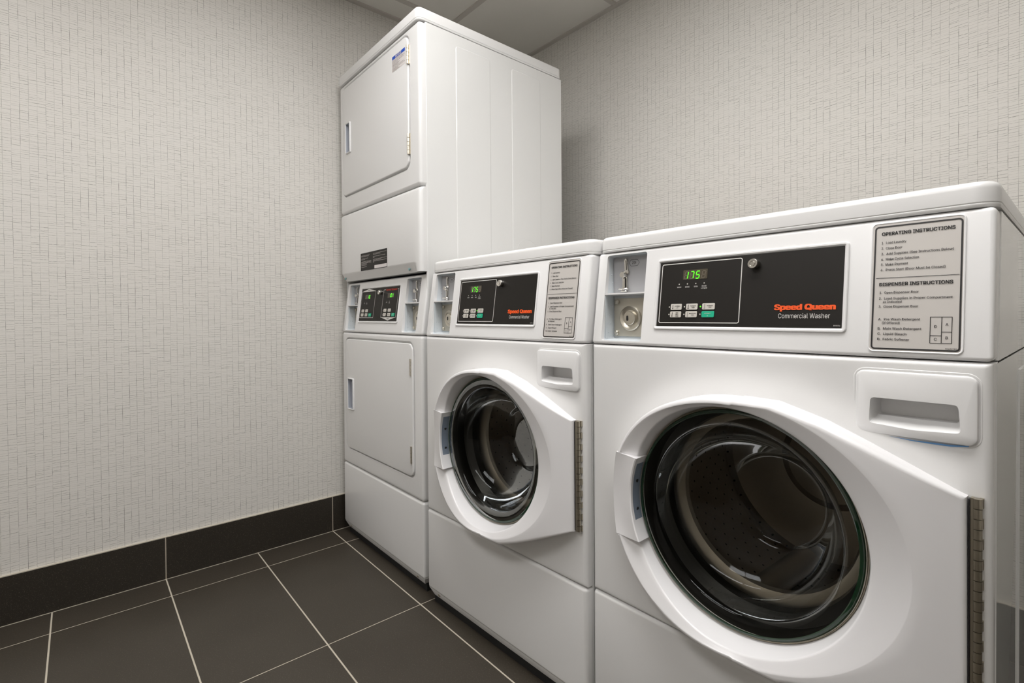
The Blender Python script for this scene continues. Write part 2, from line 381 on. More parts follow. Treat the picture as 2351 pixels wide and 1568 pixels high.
def troffer(i, x0, x1, y0, y1):
    t = thing('ceiling_light', ['recessed rectangular ceiling light nearest the washing machines',
              'recessed rectangular ceiling light farther from the machines, above the open floor',
              'small square ceiling light beside the stacked dryer, left of a longer one'][i], 'ceiling light', ((x0+x1)/2, (y0+y1)/2, ZC), 0, 'recessed lights in the ceiling grid')
    a, b = (x1-x0)/2-0.014, (y1-y0)/2-0.014
    m_ = MB()
    for q in ((-a, -a+0.02, -b, b), (a-0.02, a, -b, b), (-a+0.02, a-0.02, -b, -b+0.02), (-a+0.02, a-0.02, b-0.02, b)): m_.box(*q, 0.0, 0.09)
    m_.box(-a+0.02, a-0.02, -b+0.02, b-0.02, 0.08, 0.09)
    m_.build('frame', M['tbar'], t, smooth=0)
    m_ = MB(); m_.box(-a+0.021, a-0.021, -b+0.021, b-0.021, 0.008, 0.012); m_.build('diffuser', M[('lens', 'lens2', 'lens3')[i]], t, smooth=0)
for i, l in enumerate(LIGHTS): troffer(i, *l)

# ---------------------------------------------------------------- shared machine parts
W = 0.683
def coin_recess(parent, u0, u1, control, name='coin_slot'):
    """opening cut into the leaning control face plus its tray, shelf and coin hardware"""
    z0, z1 = 0.897, 1.092
    c = MB(); slab(c, u0, u1, z0, z1, 0.006, [(0, 0.12), (0, -0.05)]); cut(control, c.build('c', M['plastic'], fn=lz, smooth=0))
    VB = 0.049                                  # the back of the recess stands upright
    t = MB()
    fr_ = [(p[0], lean(p[1])+0.0015, p[1]) for p in rr(u0-0.0005, u1+0.0005, z0-0.0005, z1+0.0005, 0.006)]
    bk = [(p[0], VB, p[1]) for p in rr(u0+0.002, u1-0.001, z0+0.004, z1-0.003, 0.003)]
    t.loops([fr_, bk], False, True)
    for k, zz in enumerate((1.066, 1.048, 1.030, 0.975, 0.955, 0.935, 0.915)):     # rivet bumps on the side wall
        for q in ((0.018, 0.028) if k % 2 else (0.024,)):
            t.add([(u0+0.0016+0.0018*(1 if j == 4 else 0), lean(zz)+q+0.0016*(0 if j == 4 else math.cos(j*1.571)), zz+0.0016*(0 if j == 4 else math.sin(j*1.571))) for j in range(5)],
                  [(0, 1, 4), (1, 2, 4), (2, 3, 4), (3, 0, 4)])
    tray = t.build(name, M['recess'], parent)
    s_ = MB(); s_.add([(u0+0.0005, lean(1.0)+0.001, 1.0045), (u1-0.0005, lean(1.0)+0.001, 1.0045), (u1-0.0005, VB, 1.0045), (u0+0.0015, VB, 1.0045),
                       (u0+0.0005, lean(1.0)+0.001, 1.001), (u1-0.0005, lean(1.0)+0.001, 1.001), (u1-0.0005, VB, 0.999), (u0+0.0015, VB, 0.999)],
                      [(0, 1, 2, 3), (4, 7, 6, 5), (0, 4, 5, 1), (1, 5, 6, 2), (2, 6, 7, 3), (3, 7, 4, 0)])
    s_.build('shelf', M['plastic'], tray, smooth=0)
    o = u0-0.0275
    p_ = MB(); slab(p_, u0+0.003, u1-0.002, 1.006, 1.087, 0.003, [(0, VB-0.0004), (0, VB-0.0022)]); p_.build('coin_plate', M['greyplate'], tray)
    h = MB(); D = VB-0.0028
    # coin chute: a kinked chrome slot rim, knob, lower track and return cup
    h.loops([[(p[0]+o, d, p[1]) for p in q] for d, q in ((D, [(0.063, 1.079), (0.0655, 1.0835), (0.069, 1.0835), (0.0715, 1.079), (0.0725, 1.060), (0.0765, 1.052), (0.073, 1.0475), (0.067, 1.050), (0.064, 1.0555)]),
                                                          (D-0.004, [(0.0635, 1.079), (0.066, 1.083), (0.0685, 1.083), (0.071, 1.079), (0.072, 1.060), (0.0755, 1.052), (0.0725, 1.048), (0.0675, 1.0505), (0.0645, 1.0555)]))])
    lathe(h, 0.062+o, 1.0465, [(0.008, D), (0.008, D-0.008), (0.0065, D-0.011)], 20, False, True)
    slab(h, 0.0575+o, 0.0705+o, 1.014, 1.041, 0.002, front(D, D-0.004, 0.001))
    tube(h, [(0.0635+o+0.013*math.cos(a), D-0.008+0.007*math.sin(a), 1.014) for a in np.linspace(0, 2*math.pi, 21)], 0.0017, 6)
    tube(h, [(0.0635+o+0.008*math.cos(a), D-0.006+0.004*math.sin(a), 1.009) for a in np.linspace(0, 2*math.pi, 17)], 0.0014, 6)
    hw = h.build('coin_chute', M['chrome'], tray)
    k_ = MB(); poly(k_, [(0.0677+o, 1.079), (0.0697+o, 1.079), (0.0706+o, 1.057), (0.0688+o, 1.057)], D-0.0044)
    slab(k_, 0.0655+o, 0.0693+o, 1.016, 1.0385, 0.0015, [(0, D-0.0041), (0, D-0.0046)])
    hx = [(0.074+o, 1.0725), (0.0795+o, 1.0795), (0.0965+o, 1.0795), (0.102+o, 1.0725), (0.0965+o, 1.0655), (0.0795+o, 1.0655)]
    frame_line(k_, hx, 0.0007, VB-0.0028); text(k_, '25¢', 0.088+o, 1.0697, 0.0058, 0.011, 0.01, VB-0.0028, align='c')
    k_.build('slot_and_price', M['ink'], tray, smooth=0)
    # lower bay: lock plate, dished lock, plug, screws
    q = MB(); slab(q, u0+0.004, u1-0.002, 0.905, 0.993, 0.003, front(VB-0.0004, VB-0.003, 0.001)); q.build('lock_plate', M['lockplate'], tray)
    q = MB(); D2 = VB-0.0032
    lathe(q, 0.078+o, 0.947, [(0.0285, D2), (0.0285, D2-0.003), (0.0265, D2-0.0045), (0.0225, D2-0.0035), (0.0185, D2-0.001), (0.0155, D2-0.001), (0.0155, D2-0.006), (0.0145, D2-0.0072)], 40, False, True)
    for zz, uu in ((0.985, 0.041), (0.913, 0.039)): lathe(q, uu+o, zz, [(0.006, D2), (0.006, D2-0.0025), (0.0035, D2-0.0045)], 16, False, True)
    q.build('lock', M['nickel'], tray)
    q = MB(); slab(q, 0.0715+o, 0.0765+o, 0.941, 0.953, 0.0024, [(0, D2-0.0074), (0, D2-0.0078)], 3); q.build('keyhole', M['ink'], tray, smooth=0)
    q = MB(); q.box(u0+0.0012, u0+0.0022, 0.017, 0.024, 0.900, 0.998); q.build('liner_strip', M['recess'], tray, smooth=0)
    return tray

def key_lock(parent, cu, cz, d=0.0):
    m_ = MB(); lathe(m_, cu, cz, [(0.0092, d), (0.0092, d-0.010), (0.0082, d-0.012), (0.0052, d-0.012)], 28, False, False)
    lathe(m_, cu, cz, [(0.0052, d-0.012), (0.0052, d-0.0105), (0.0038, d-0.0105), (0.0038, d-0.0125)], 24, False, True)
    k = m_.build('key_lock', M['chrome'], parent, fn=lz)
    return k
SEG = {'1': 'bc', '7': 'abc', '5': 'acdfg', '0': 'abcdef', '8': 'abcdefg', ' ': ''}
def digit(mb, ch, u0, z0, wd, h, d, th=0.0016, sk=0.14):
    def P(x, z): return (u0+x*wd+sk*z*h, z0+z*h)
    S = dict(a=((0.1, 1), (0.9, 1)), b=((1, 0.95), (1, 0.54)), c=((1, 0.46), (1, 0.05)), d=((0.1, 0), (0.9, 0)), e=((0, 0.46), (0, 0.05)), f=((0, 0.95), (0, 0.54)), g=((0.1, 0.5), (0.9, 0.5)))
    for s_ in SEG[ch]: frame_line(mb, [P(*S[s_][0]), P(*S[s_][1])], th, d, closed=False)

def indicator(parent, cu, cz, mat, rad=0.0013, d=-0.0026):
    m_ = MB(); disc(m_, cu, cz, rad, d, 12); return m_.build('indicator_light', mat, parent, fn=lz, smooth=0)
def key(parent, cu, cz, wd, h, mat, lines, icon=None, lw=None, mark=False):
    """a membrane key with its own printing"""
    d = -0.0022
    m_ = MB(); slab(m_, cu-wd/2, cu+wd/2, cz-h/2, cz+h/2, 0.0022, [(0, d), (0, d-0.0008), (0.0004, d-0.0011)], 4)
    k = m_.build('button', mat, parent, fn=lz); tx = MB(); dd = d-0.0014
    mt = M['ink'] if mat is not M['green'] else M['printw']
    if icon:
        iu = cu-wd*0.30
        if icon == 'full':
            frame_line(tx, [(iu, cz-0.003), (iu+0.0003, cz+0.0042)], 0.0011, dd, closed=False); disc(tx, iu, cz-0.0034, 0.0011, dd, 8)
        else:
            frame_line(tx, [(iu-0.0005, cz-0.002), (iu-0.0005, cz+0.004), (iu+0.0007, cz+0.004), (iu+0.0007, cz-0.002)], 0.0003, dd, closed=False); frame_line(tx, [(iu+0.001*math.cos(a), cz-0.0035+0.001*math.sin(a)) for a in np.linspace(0, 5.6, 8)], 0.0003, dd)
    n = len(lines); hh = 0.0021
    for i, s_ in enumerate(lines):
        cc = cu+(wd*0.14 if icon else 0)
        text(tx, s_, cc, cz+(n-1)*0.00165-i*0.0033-hh/2, hh, (lw or {}).get(s_), 0.012, dd, align='c', xs=0.72)
    if mark: frame_line(tx, [(cu-0.001, cz-0.0028), (cu, cz-0.0017), (cu+0.001, cz-0.0028), (cu, cz-0.0039)], 0.0003, dd)
    tx.build('button_lettering', mt, parent, fn=lz, smooth=0)
    return k

def screws(pts, d, mat, parent):
    for a, b in pts:
        mb = MB(); lathe(mb, a, b, [(0.0048, d+0.003), (0.0048, d-0.0005), (0.003, d-0.002)], 14, False, True); mb.build('screw', mat, parent)

def side_panels(parent, ztop, seam, depth, dryer=False):
    m_ = MB(); th = 0.006
    zs_ = [(0.03, ztop)] if dryer else [(0.03, ZS-0.0015), (ZS+0.0015, ztop)]
    for sx in (0, 1):
        xo, xi = (W, W-th) if sx else (0.0, th)
        for n_, (a, b) in enumerate(zs_):
            v0 = 0.024 if (dryer or n_ == 0) else None
            va, vb = (v0, v0) if v0 else (0.040, 0.040+lean(b))
            e = 0.003 if sx else -0.003
            L = [(xo-e, va, a), (xo, va+0.003, a), (xo, depth, a), (xi, depth, a), (xi, va, a)]
            L2 = [(xo-e, vb, b), (xo, vb+0.003, b), (xo, depth, b), (xi, depth, b), (xi, vb, b)]
            m_.loops([L, L2])
    m_.box(th, W-th, depth-th, depth, 0.03, ztop); m_.box(th, W-th, 0.05, depth-th, 0.028, 0.034)
    # shallow pressed panels on the right side
    def press(v0, v1, z0, z1, rad=0.01, hgt=0.0012):
        m_.loops([[(W+x, p[0], p[1]) for p in rr(v0, v1, z0, z1, rad, i)] for i, x in ((0, 0.0), (0.0022, hgt))], False, True)
    if dryer:
        press(0.149, 0.305, 0.20, 1.920); press(0.412, 0.567, 0.20, 1.920)
        m_.loops([[(W+x, 0.489+a*math.cos(t), 1.205+a*math.sin(t)) for t in np.linspace(0, 2*math.pi, 33)[:-1]] for a, x in ((0.056, 0.0011), (0.0548, 0.0018), (0.0536, 0.0011))], False, False)
    else:
        press(0.335, 0.60, 0.08, 0.855, 0.004, 0.0025)
    return m_.build('cabinet', [M['side']], parent, smooth=8)
def underside_shade(parent, y1):
    m_ = MB(); m_.box(0.014, W-0.014, 0.0190, y1-0.03, 0.0, 0.0255); m_.build('base', M['foot'], parent, smooth=0)  # added black box standing in for the deep shade under the machine
def lower_panel(parent, ztop):
    m_ = MB(); slab(m_, 0.001, W-0.001, 0.050, ztop, 0.010, front(0.05, 0.0, 0.009, 4))
    m_.loops([[(0.004, 0.004, 0.056), (W-0.004, 0.004, 0.056), (W-0.002, 0.046, 0.056), (0.002, 0.046, 0.056)],
              [(0.004, 0.004, 0.050), (W-0.004, 0.004, 0.050), (W-0.002, 0.046, 0.050), (0.002, 0.046, 0.050)],
              [(0.020, 0.015, 0.0255), (W-0.020, 0.015, 0.0255), (W-0.020, 0.046, 0.0255), (0.020, 0.046, 0.0255)]])
    o = m_.build('lower_panel', M['enamel'], parent)
    screws(((0.055, 0.0395), (0.625, 0.0395)), 0.0080, M['hingem'], o)
    return o
def lid(parent, z0, z1, y0, y1, rad=0.028, top=0.011):
    prof = [(0.006, z0), (0.0012, z0+0.0005), (0.0, z0+0.003), (0.0, z0+0.0052), (0.0011, z0+0.0062), (0.0011, z0+0.0068), (0.0, z0+0.0078)]
    prof += [(top-top*math.cos(R(a)), z1-top+top*math.sin(R(a))) for a in (0, 18, 36, 54, 72, 90)]
    m_ = MB(); m_.loops([[(p[0], p[1], z) for p in rr(-0.002, W+0.002, y0, y1, rad, i, 8)] for i, z in prof])
    return m_.build('lid', M['enamel'], parent)

# ---------------------------------------------------------------- washing machine
CU, CZ = 0.340, 0.578
_th = np.radians([0, 24, 37, 55, 80, 98, 115, 133, 149, 160, 180, 200, 230, 262, 285, 305, 323, 336])
_rr = np.array([.261, .259, .250, .239, .229, .230, .233, .240, .250, .2585, .265, .260, .252, .232, .229, .237, .249, .259])
_A = np.column_stack([np.ones_like(_th)]+[fn(k*_th) for k in (1, 2, 3, 4) for fn in (np.cos, np.sin)])
_c = np.linalg.lstsq(_A, _rr, rcond=None)[0]
def r_oval(t): return float(np.dot(np.array([1.0]+[fn(k*t) for k in (1, 2, 3, 4) for fn in (np.cos, np.sin)]), _c))
_fu = np.array([.06, .09, .18, .26, .34, .43, .52, .60, .635, .66]); _fv = -np.array([.027, .032, .046, .055, .059, .055, .047, .036, .0255, .0165])
_fp = np.polyfit(_fu-CU, _fv, 5)
def Fv(uu): return float(np.polyval(_fp, uu-CU))
HULL = [(.36, .808), (.42, .806), (.492, .784), (.547, .760), (.6575, .708), (.6585, .446), (.547, .396), (.492, .372), (.43, .350), (.36, .348)]
def r_hull(t):
    best = r_oval(t); c, s_ = math.cos(t), math.sin(t)
    for (a, b), (p, q) in zip(HULL, HULL[1:]):
        a_, b_, p_, q_ = a-CU, b-CZ, p-CU, q-CZ; dx, dy = p_-a_, q_-b_
        den = c*dy-s_*dx
        if abs(den) < 1e-9: continue
        k = (a_*dy-b_*dx)/den; w_ = (a_*s_-b_*c)/den
        if k > 0 and -1e-6 <= w_ <= 1+1e-6: best = max(best, k)
    return best

def make_washer(loc, rz, label):
    t = thing('washing_machine', label, 'washing machine', loc, rz, 'front loading washing machines')
    side_panels(t, 1.0965, True, 0.68)
    underside_shade(t, 0.68)
    lid(t, 1.0990, 1.1365, 0.0275, 0.70)
    lower_panel(t, 0.3132)
    # front panel with a soft swelling round the door and an opening behind it
    def ax(a, b, n, rad):
        e = [rad*(1-math.cos(R(x))) for x in (0, 20, 40, 60, 75, 90)]
        return [a+x for x in e]+list(np.linspace(a+rad, b-rad, n+2)[1:-1])+[b-x for x in reversed(e)]
    us = ax(0.001, W-0.001, 76, 0.011); zz = ax(0.3150, 0.8872, 66, 0.008)
    def edge(x, a, b, rad):
        q = min(x-a, b-x)
        return rad-math.sqrt(max(rad*rad-(rad-q)**2, 0)) if q < rad else 0.0
    def pv(a, b):
        e = max(edge(a, 0.001, W-0.001, 0.011), edge(b, 0.3150, 0.8872, 0.008))
        th_ = math.atan2(b-CZ, a-CU); dist = math.hypot(a-CU, b-CZ)-r_hull(th_)
        hm = 0.007*math.exp(-(max(dist, 0)/0.030)**2) if dist < 0.12 else 0
        k = min(1, max(0, min(a-0.012, W-0.012-a, b-0.327)/0.02))
        return e-hm*k
    m_ = MB(); nu, nz = len(us), len(zz)
    vv = [(a, pv(a, b), b) for b in zz for a in us]; ff = []
    for j in range(nz-1):
        for i in range(nu-1):
            cu_, cz_ = (us[i]+us[i+1])/2, (zz[j]+zz[j+1])/2
            if math.hypot(cu_-CU, cz_-CZ) < 0.222 or (0.538 < cu_ < 0.658 and 0.780 < cz_ < 0.860): continue
            ff.append((j*nu+i, j*nu+i+1, (j+1)*nu+i+1, (j+1)*nu+i))
    bnd = [(j, 0) for j in range(nz)]+[(nz-1, i) for i in range(1, nu)]+[(j, nu-1) for j in range(nz-2, -1, -1)]+[(0, i) for i in range(nu-2, 0, -1)]
    k0 = len(vv); vv += [(us[i], 0.045, zz[j]) for j, i in bnd]
    for q in range(len(bnd)):
        (j, i), (j2, i2) = bnd[q], bnd[(q+1) % len(bnd)]
        ff.append((j*nu+i, j2*nu+i2, k0+(q+1) % len(bnd), k0+q))
    m_.add(vv, ff)
    fp_ = m_.build('front_panel', M['enamel'], t, smooth=50)
    # detergent drawer
    def dshape(i=0.0):
        pts = rr(0.5285, 0.6675, 0.7755, 0.8685, 0.011, i, 6); out = []
        for a, b in pts:
            if b < 0.80: b -= 0.0035*(1-((a-0.598)/0.07)**2)
            out.append((a, b))
        return out
    d_ = MB()
    d_.loops([[(p[0], d, p[1]) for p in dshape(i)] for i, d in ((0, 0.003), (0, -0.0035), (0.0009, -0.0052), (0.003, -0.0062))], True, True)
    dr = d_.build('detergent_drawer', M['plastic'], t)
    c = MB(); Lf = [(.5475, .8285), (.6475, .8285), (.6505, .790), (.598, .7865), (.5455, .790)]
    def rnd(P_, q):
        o_ = []
        for i in range(len(P_)):
            a, b, e = Vector(P_[i-1]), Vector(P_[i]), Vector(P_[(i+1) % len(P_)])
            p0 = b+(a-b).normalized()*q; p1 = b+(e-b).normalized()*q
            for w_ in (0, .25, .5, .75, 1): o_.append(tuple((1-w_)**2*p0+2*w_*(1-w_)*b+w_*w_*p1))
        return o_
    c.loops([[(a, -0.02, b) for a, b in rnd(Lf, .006)], [(a, 0.012, b) for a, b in rnd(Lf, .006)]])
    cut(dr, c.build('c', M['plastic'], smooth=0))
    b_ = MB(); F0 = rnd(Lf, .006); MDL = rnd([(.5500, .8300), (.6465, .8300), (.6470, .8000), (.598, .7990), (.5495, .8000)], .005); BK = rnd([(.5515, .8310), (.6450, .8310), (.6440, .8000), (.598, .8000), (.5525, .8000)], .004)
    b_.loops([[(a, -0.0058, b) for a, b in F0], [(a, 0.018, b) for a, b in MDL], [(a, 0.034, b) for a, b in BK]], False, True)
    b_.build('finger_pull', M['plastic'], dr, smooth=20)
    g_ = MB(); g_.loops([[(a, d, b) for a, b in rr(0.5285-o_, 0.6675+o_, 0.7745-o_, 0.8685+o_, 0.012+o_)] for o_, d in ((0.0045, 0.0004), (0.0035, -0.0006), (0.0022, -0.0006), (0.0012, 0.0006))], False, False)
    g_.build('drawer_surround', M['enamel'], t)
    # control panel
    c_ = MB(); slab(c_, 0.001, W-0.001, 0.8888, 1.0985, 0.007, front(0.060, 0.0, 0.006, 4), 6)
    cp = c_.build('control_panel', M['plastic'], t, fn=lz)
    coin_recess(t, 0.0275, 0.1345, cp)
    z_ = MB(); slab(z_, 0.1635, 0.5135, 0.9240, 1.0705, 0.007, [(0, 0.001), (0.0005, -0.0022), (0.0018, -0.0032), (0.0042, -0.0032), (0.0066, -0.0012)], 5, cap1=False)
    z_.build('display_bezel', M['plastic'], t, fn=lz)
    k_ = MB(); slab(k_, 0.1715, 0.5070, 0.9315, 1.0630, 0.0015, [(0, 0.0), (0, -0.0015)]); dp = k_.build('display_panel', M['black'], t, fn=lz, smooth=0)
    D = -0.0021
    l_ = MB(); frame_line(l_, rr(0.1768, 0.3430, 0.9383, 1.0583, 0.0035, 0, 4), 0.0016, D)
    for s_, uu, zz_ in (('WASH', .218, 1.0085), ('RINSE', .236, 1.0085), ('SPIN', .2540, 1.0085), ('DOOR', .2715, 1.0088), ('LOCKED', .2715, 1.0046)):
        text(l_, s_, uu, zz_, 0.0027, {'WASH': .0092, 'RINSE': .0092, 'SPIN': .0078, 'DOOR': .0092, 'LOCKED': .0126}[s_], 0.006, D, align='c')
    text(l_, 'Commercial Washer', 0.4110, 0.9472, 0.0080, 0.0790, 0.0, D); text(l_, '805034', 0.4955, 0.9342, 0.0020, 0.0095, 0.01, D)
    l_.build('lettering', M['printw'], dp, fn=lz, smooth=0)
    l_ = MB(); text(l_, 'Speed Queen', 0.4035, 0.9612, 0.0098, 0.0945, 0.060, D); l_.build('logo_lettering', M['orange'], dp, fn=lz, smooth=0)
    l_ = MB(); slab(l_, 0.2250, 0.2765, 1.0245, 1.0438, 0.0012, [(0, -0.0014), (0, -0.0019)]); l_.build('display_window', M['window'], dp, fn=lz, smooth=0)
    l_ = MB()
    for k2 in range(4): digit(l_, '8', 0.2280+0.0122*k2, 1.0262, 0.0068, 0.0140, -0.0021)
    l_.build('unlit_digits', M['ghost'], dp, fn=lz, smooth=0)
    l_ = MB()
    for k2, ch in enumerate('175'): digit(l_, ch, 0.2280+0.0122*k2, 1.0262, 0.0068, 0.0140, -0.0024, 0.0018)
    l_.build('lit_digits', M['led'], dp, fn=lz, smooth=0)
    for uu in (.218, .236, .254, .2715): indicator(dp, uu, 1.0158, M['keygrey'])
    for uu, zz_ in ((.1995, .970), (.2330, .970), (.2670, .970), (.1995, .955), (.2330, .955), (.2670, .955)):
        indicator(dp, uu, zz_, M['led'] if (uu, zz_) == (.2670, .970) else M['keygrey'], 0.0014)
    key(dp, .2150, .970, .0245, .0122, M['keygrey'], ['NORMAL', 'HOT'], 'full', {'NORMAL': .0125})
    key(dp, .2490, .970, .0245, .0122, M['keygrey'], ['NORMAL', 'WARM'], 'full', {'NORMAL': .0125})
    key(dp, .2835, .970, .0255, .0122, M['keygrey'], ['NORMAL', 'COLD'], 'open', {'NORMAL': .0125})
    key(dp, .2145, .955, .0245, .0122, M['keygrey'], ['PERM', 'PRESS', 'WARM'], 'full')
    key(dp, .2485, .955, .0245, .0122, M['keygrey'], ['DELICATES', 'COLD'], 'open', {'DELICATES': .0140})
    key(dp, .2830, .955, .0255, .0122, M['green'], ['START', ''], None, {'START': .0125}, True)
    key_lock(dp, 0.3665, 1.0455, -0.0015)
    # instruction label in its shallow frame
    z_ = MB(); slab(z_, 0.5415, 0.6525, 0.8965, 1.0935, 0.008, [(0, 0.001), (0.0006, -0.0016), (0.0016, -0.0020), (0.0030, -0.0012)], 5, cap1=False)
    z_.build('label_surround', M['plastic'], t, fn=lz)
    z_ = MB(); slab(z_, 0.5442, 0.6500, 0.8990, 1.0905, 0.006, [(0, 0.0), (0, -0.0013)]); lb = z_.build('instruction_label', M['labelgrey'], t, fn=lz, smooth=0)
    n_ = MB(); D = -0.0018
    frame_line(n_, rr(0.5473, 0.6478, 0.9020, 1.0865, 0.004, 0, 4), 0.0020, D)
    X = 0.5550
    text(n_, 'OPERATING INSTRUCTIONS', X, 1.0730, .0050, .0855, .030, D); text(n_, 'DISPENSER INSTRUCTIONS', X-.0008, .9957, .0050, .0855, .030, D)
    for s_, zz_, wd in (('1.  Load Laundry', 1.0600, .0300), ('2.  Close Door', 1.0514, .0255), ('3.  Add Supplies (See Instructions Below)', 1.0430, .0840),
                        ('4.  Make Cycle Selection', 1.0347, .0455), ('5.  Make Payment', 1.0266, .0330), ('6.  Press Start (Door Must be Closed)', 1.0185, .0755)):
        text(n_, s_, X+.0003, zz_, .0036, wd, .008, D)
    frame_line(n_, [(.5500, 1.0078), (.6460, 1.0078)], .0007, D, closed=False)
    for s_, uu, zz_, wd in (('1.  Open Dispenser Door', X, .9840, .0470), ('2.  Load Supplies in Proper Compartment', X-.0005, .9752, .0850), ('as Indicated', X+.0045, .9700, .0228), ('3.  Close Dispenser Door', X-.0005, .9630, .0475),
                            ('A.  Pre Wash Detergent', X-.0005, .9440, .0500), ('(If Offered)', X+.0045, .9385, .0215), ('B.  Main Wash Detergent', X-.0007, .9302, .0520), ('C.  Liquid Bleach', X-.0007, .9222, .0350), ('D.  Fabric Softener', X-.0007, .9143, .0385)):
        text(n_, s_, uu, zz_, .0034, wd, .008, D)
    frame_line(n_, [(.6160, .9488), (.6395, .9488), (.6395, .9120), (.6160, .9120)], .0008, D)
    frame_line(n_, [(.6285, .9488), (.6285, .9120)], .0008, D, closed=False); frame_line(n_, [(.6160, .9225), (.6285, .9225)], .0008, D, closed=False); frame_line(n_, [(.6285, .9278), (.6395, .9278)], .0008, D, closed=False)
    for s_, uu, zz_ in (('D', .6220, .9335), ('A', .6342, .9365), ('C', .6220, .9155), ('B', .6342, .9180)): text(n_, s_, uu, zz_, .0037, None, .004, D, align='c')
    text(n_, '804327R1', .6330, .9036, .0020, .0125, .004, D)
    n_.build('label_lettering', M['ink'], lb, fn=lz, smooth=0)

    # door: bowed moulding, polar grid
    GRAMP = lambda a_: -.0175-.021*(a_-.0735)/.0635
    N = 360; ths = sorted(set([2*math.pi*i/N for i in range(N)]+[math.atan2(b-CZ, a-CU) % (2*math.pi) for a, b in HULL[4:6]]))
    cols = []
    for th_ in ths:
        c1, s1 = math.cos(th_), math.sin(th_); H = r_hull(th_); rb = min(r_oval(th_), H-0.0085); P_ = []
        def under(a_, d, b_):                # the ring drops away beneath the raised grip
            if a_ < .19 and .4865 < b_ < .6575: return max(d, GRAMP(a_)+.004)
            return d
        def at(rad, d): P_.append((CU+rad*c1, under(CU+rad*c1, d, CZ+rad*s1), CZ+rad*s1))
        vi = Fv(CU+.214*c1)+.006+.010*c1*c1
        at(.2058, .012); at(.2058, .003); at(.2063, .001); at(.2120, vi+.004); at(.2132, vi+.0012); at(.2152, vi)
        for q in (.2, .4, .6, .8): 
            ra = .2152+(rb-.2152)*q; at(ra, vi+(Fv(CU+rb*c1)-vi)*q)
        at(rb-.0008, Fv(CU+rb*c1)+.0002); at(rb+.0006, Fv(CU+rb*c1))
        for q in (.25, .5, .75, 1.0):
            ra = rb+.0006+(H-.0075-rb-.0006)*q; at(ra, Fv(CU+ra*c1))
        fe = Fv(CU+(H-.0075)*c1)
        at(H-.0042, fe+.0009); at(H-.0018, fe+.0028); at(H-.0004, fe+.0058); at(H, fe+.0095); at(H+.0012, .001)
        cols.append(P_)
    m_ = MB(); m_.loops(list(map(list, zip(*cols))), False, False)
    door = m_.build('door', M['doorwhite'], t, smooth=38)
    # raised grip on the left of the ring
    rows = []
    for zc in np.linspace(.4835, .6600, 19):
        k = (zc-.4835)/.1765
        bl = max(0, 1-((zc-.5718)/.0883)**2); an = math.pi-math.asin((zc-CZ)/.2620); uo = CU+(r_hull(an)+.0015)*math.cos(an); ui = CU-math.sqrt(max(.2045**2-(zc-CZ)**2, 0)); zi = zc+(.004 if zc < CZ else -.002)*abs(zc-CZ)/.09
        vo = -.0315+.0145*bl; vin = -.0385-.004*abs(zc-CZ)/.09
        rows.append([(uo+(ui-uo)*q-(0 if q < 1 else .0), vo+(vin-vo)*q, zc+(zi-zc)*q) for q in (0, .33, .66, .96)]+[(ui, vin+.0022, zi), (ui, -.002, zi), (uo, -.002, zc)])
    m_ = MB(); m_.loops(rows); grip = m_.build('door_grip', M['doorwhite'], door, smooth=30)
    m_ = MB(); S1 = []
    for zc in np.linspace(.500, .644, 14):
        ui = CU-math.sqrt(.2045**2-(zc-CZ)**2)+.0006; S1.append([(ui, -.031, zc), (ui, -.007, zc)])
    m_.loops(S1, False, False, closed=False)
    for zc in (.545, .605):
        ui = CU-math.sqrt(.2045**2-(zc-CZ)**2)+.0010
        m_.add([(ui, -.018+.0042*math.cos(a), zc+.0042*math.sin(a)) for a in np.linspace(0, 2*math.pi, 13)[:-1]], [tuple(range(12))], 1)
    m_.build('grip_strip', [M['bluegrey'], M['ink']], door)
    # glass bowl and its rim
    m_ = MB(); lathe(m_, CU, CZ, [(.2062, .006), (.2062, -.001), (.2054, -.0032), (.2044, -.0024), (.2042, .0), (.2038, -.0040), (.2028, -.0050), (.2018, -.004), (.2018, .001)], 96); m_.build('clamp_ring', M['nickel'], door)
    m_ = MB(); lathe(m_, CU, CZ, [(.2018, .004), (.2018, -.005), (.2000, -.0085), (.1965, -.0095), (.1950, -.0085)], 96); m_.build('glass_rim', M['greenrim'], door)
    m_ = MB(); pr_ = [(.1952, -.0085), (.186, -.0080), (.176, -.0060), (.1715, -.0020), (.1690, .006), (.1665, .022), (.160, .045), (.148, .066), (.130, .083), (.110, .094), (.094, .100), (.088, .104), (.086, .110), (.080, .114), (.05, .116), (.01, .117)]
    sh = [(0, 0)]*5+[(0, 0), (.002, .001), (.006, .003), (.012, .007), (.020, .011), (.027, .015), (.030, .017), (.031, .018), (.031, .018), (.031, .018), (.031, .018)]
    lathe(m_, CU, CZ, pr_, 96, False, True, sh=sh); m_.build('door_glass', M['glass'], door, smooth=60)
    # piano hinge
    m_ = MB(); hz0, hz1, nk = .4475, .7075, 19; kh = (hz1-hz0)/nk
    for i in range(nk):
        a, b = hz0+i*kh+.0004, hz0+(i+1)*kh-.0004
        m_.loops([[(.6675+.0052*math.cos(q), -.0080+.0052*math.sin(q), z) for q in np.linspace(0, 2*math.pi, 15)[:-1]] for z in (a, b)])
        if i % 2 == 0: m_.box(.6690, .6735, -.0050, .0006, a, b)
    m_.box(.6610, .6640, -.0120, .0004, hz0, hz1)
    m_.build('hinge', M['hingem'], door)
    m_ = MB(); m_.box(.6590, .6605, -.0125, .001, hz0+.002, hz1-.002); m_.build('hinge_gap_seal', M['ink'], door, smooth=0)  # black strip painted in for the shade of the hinge gap
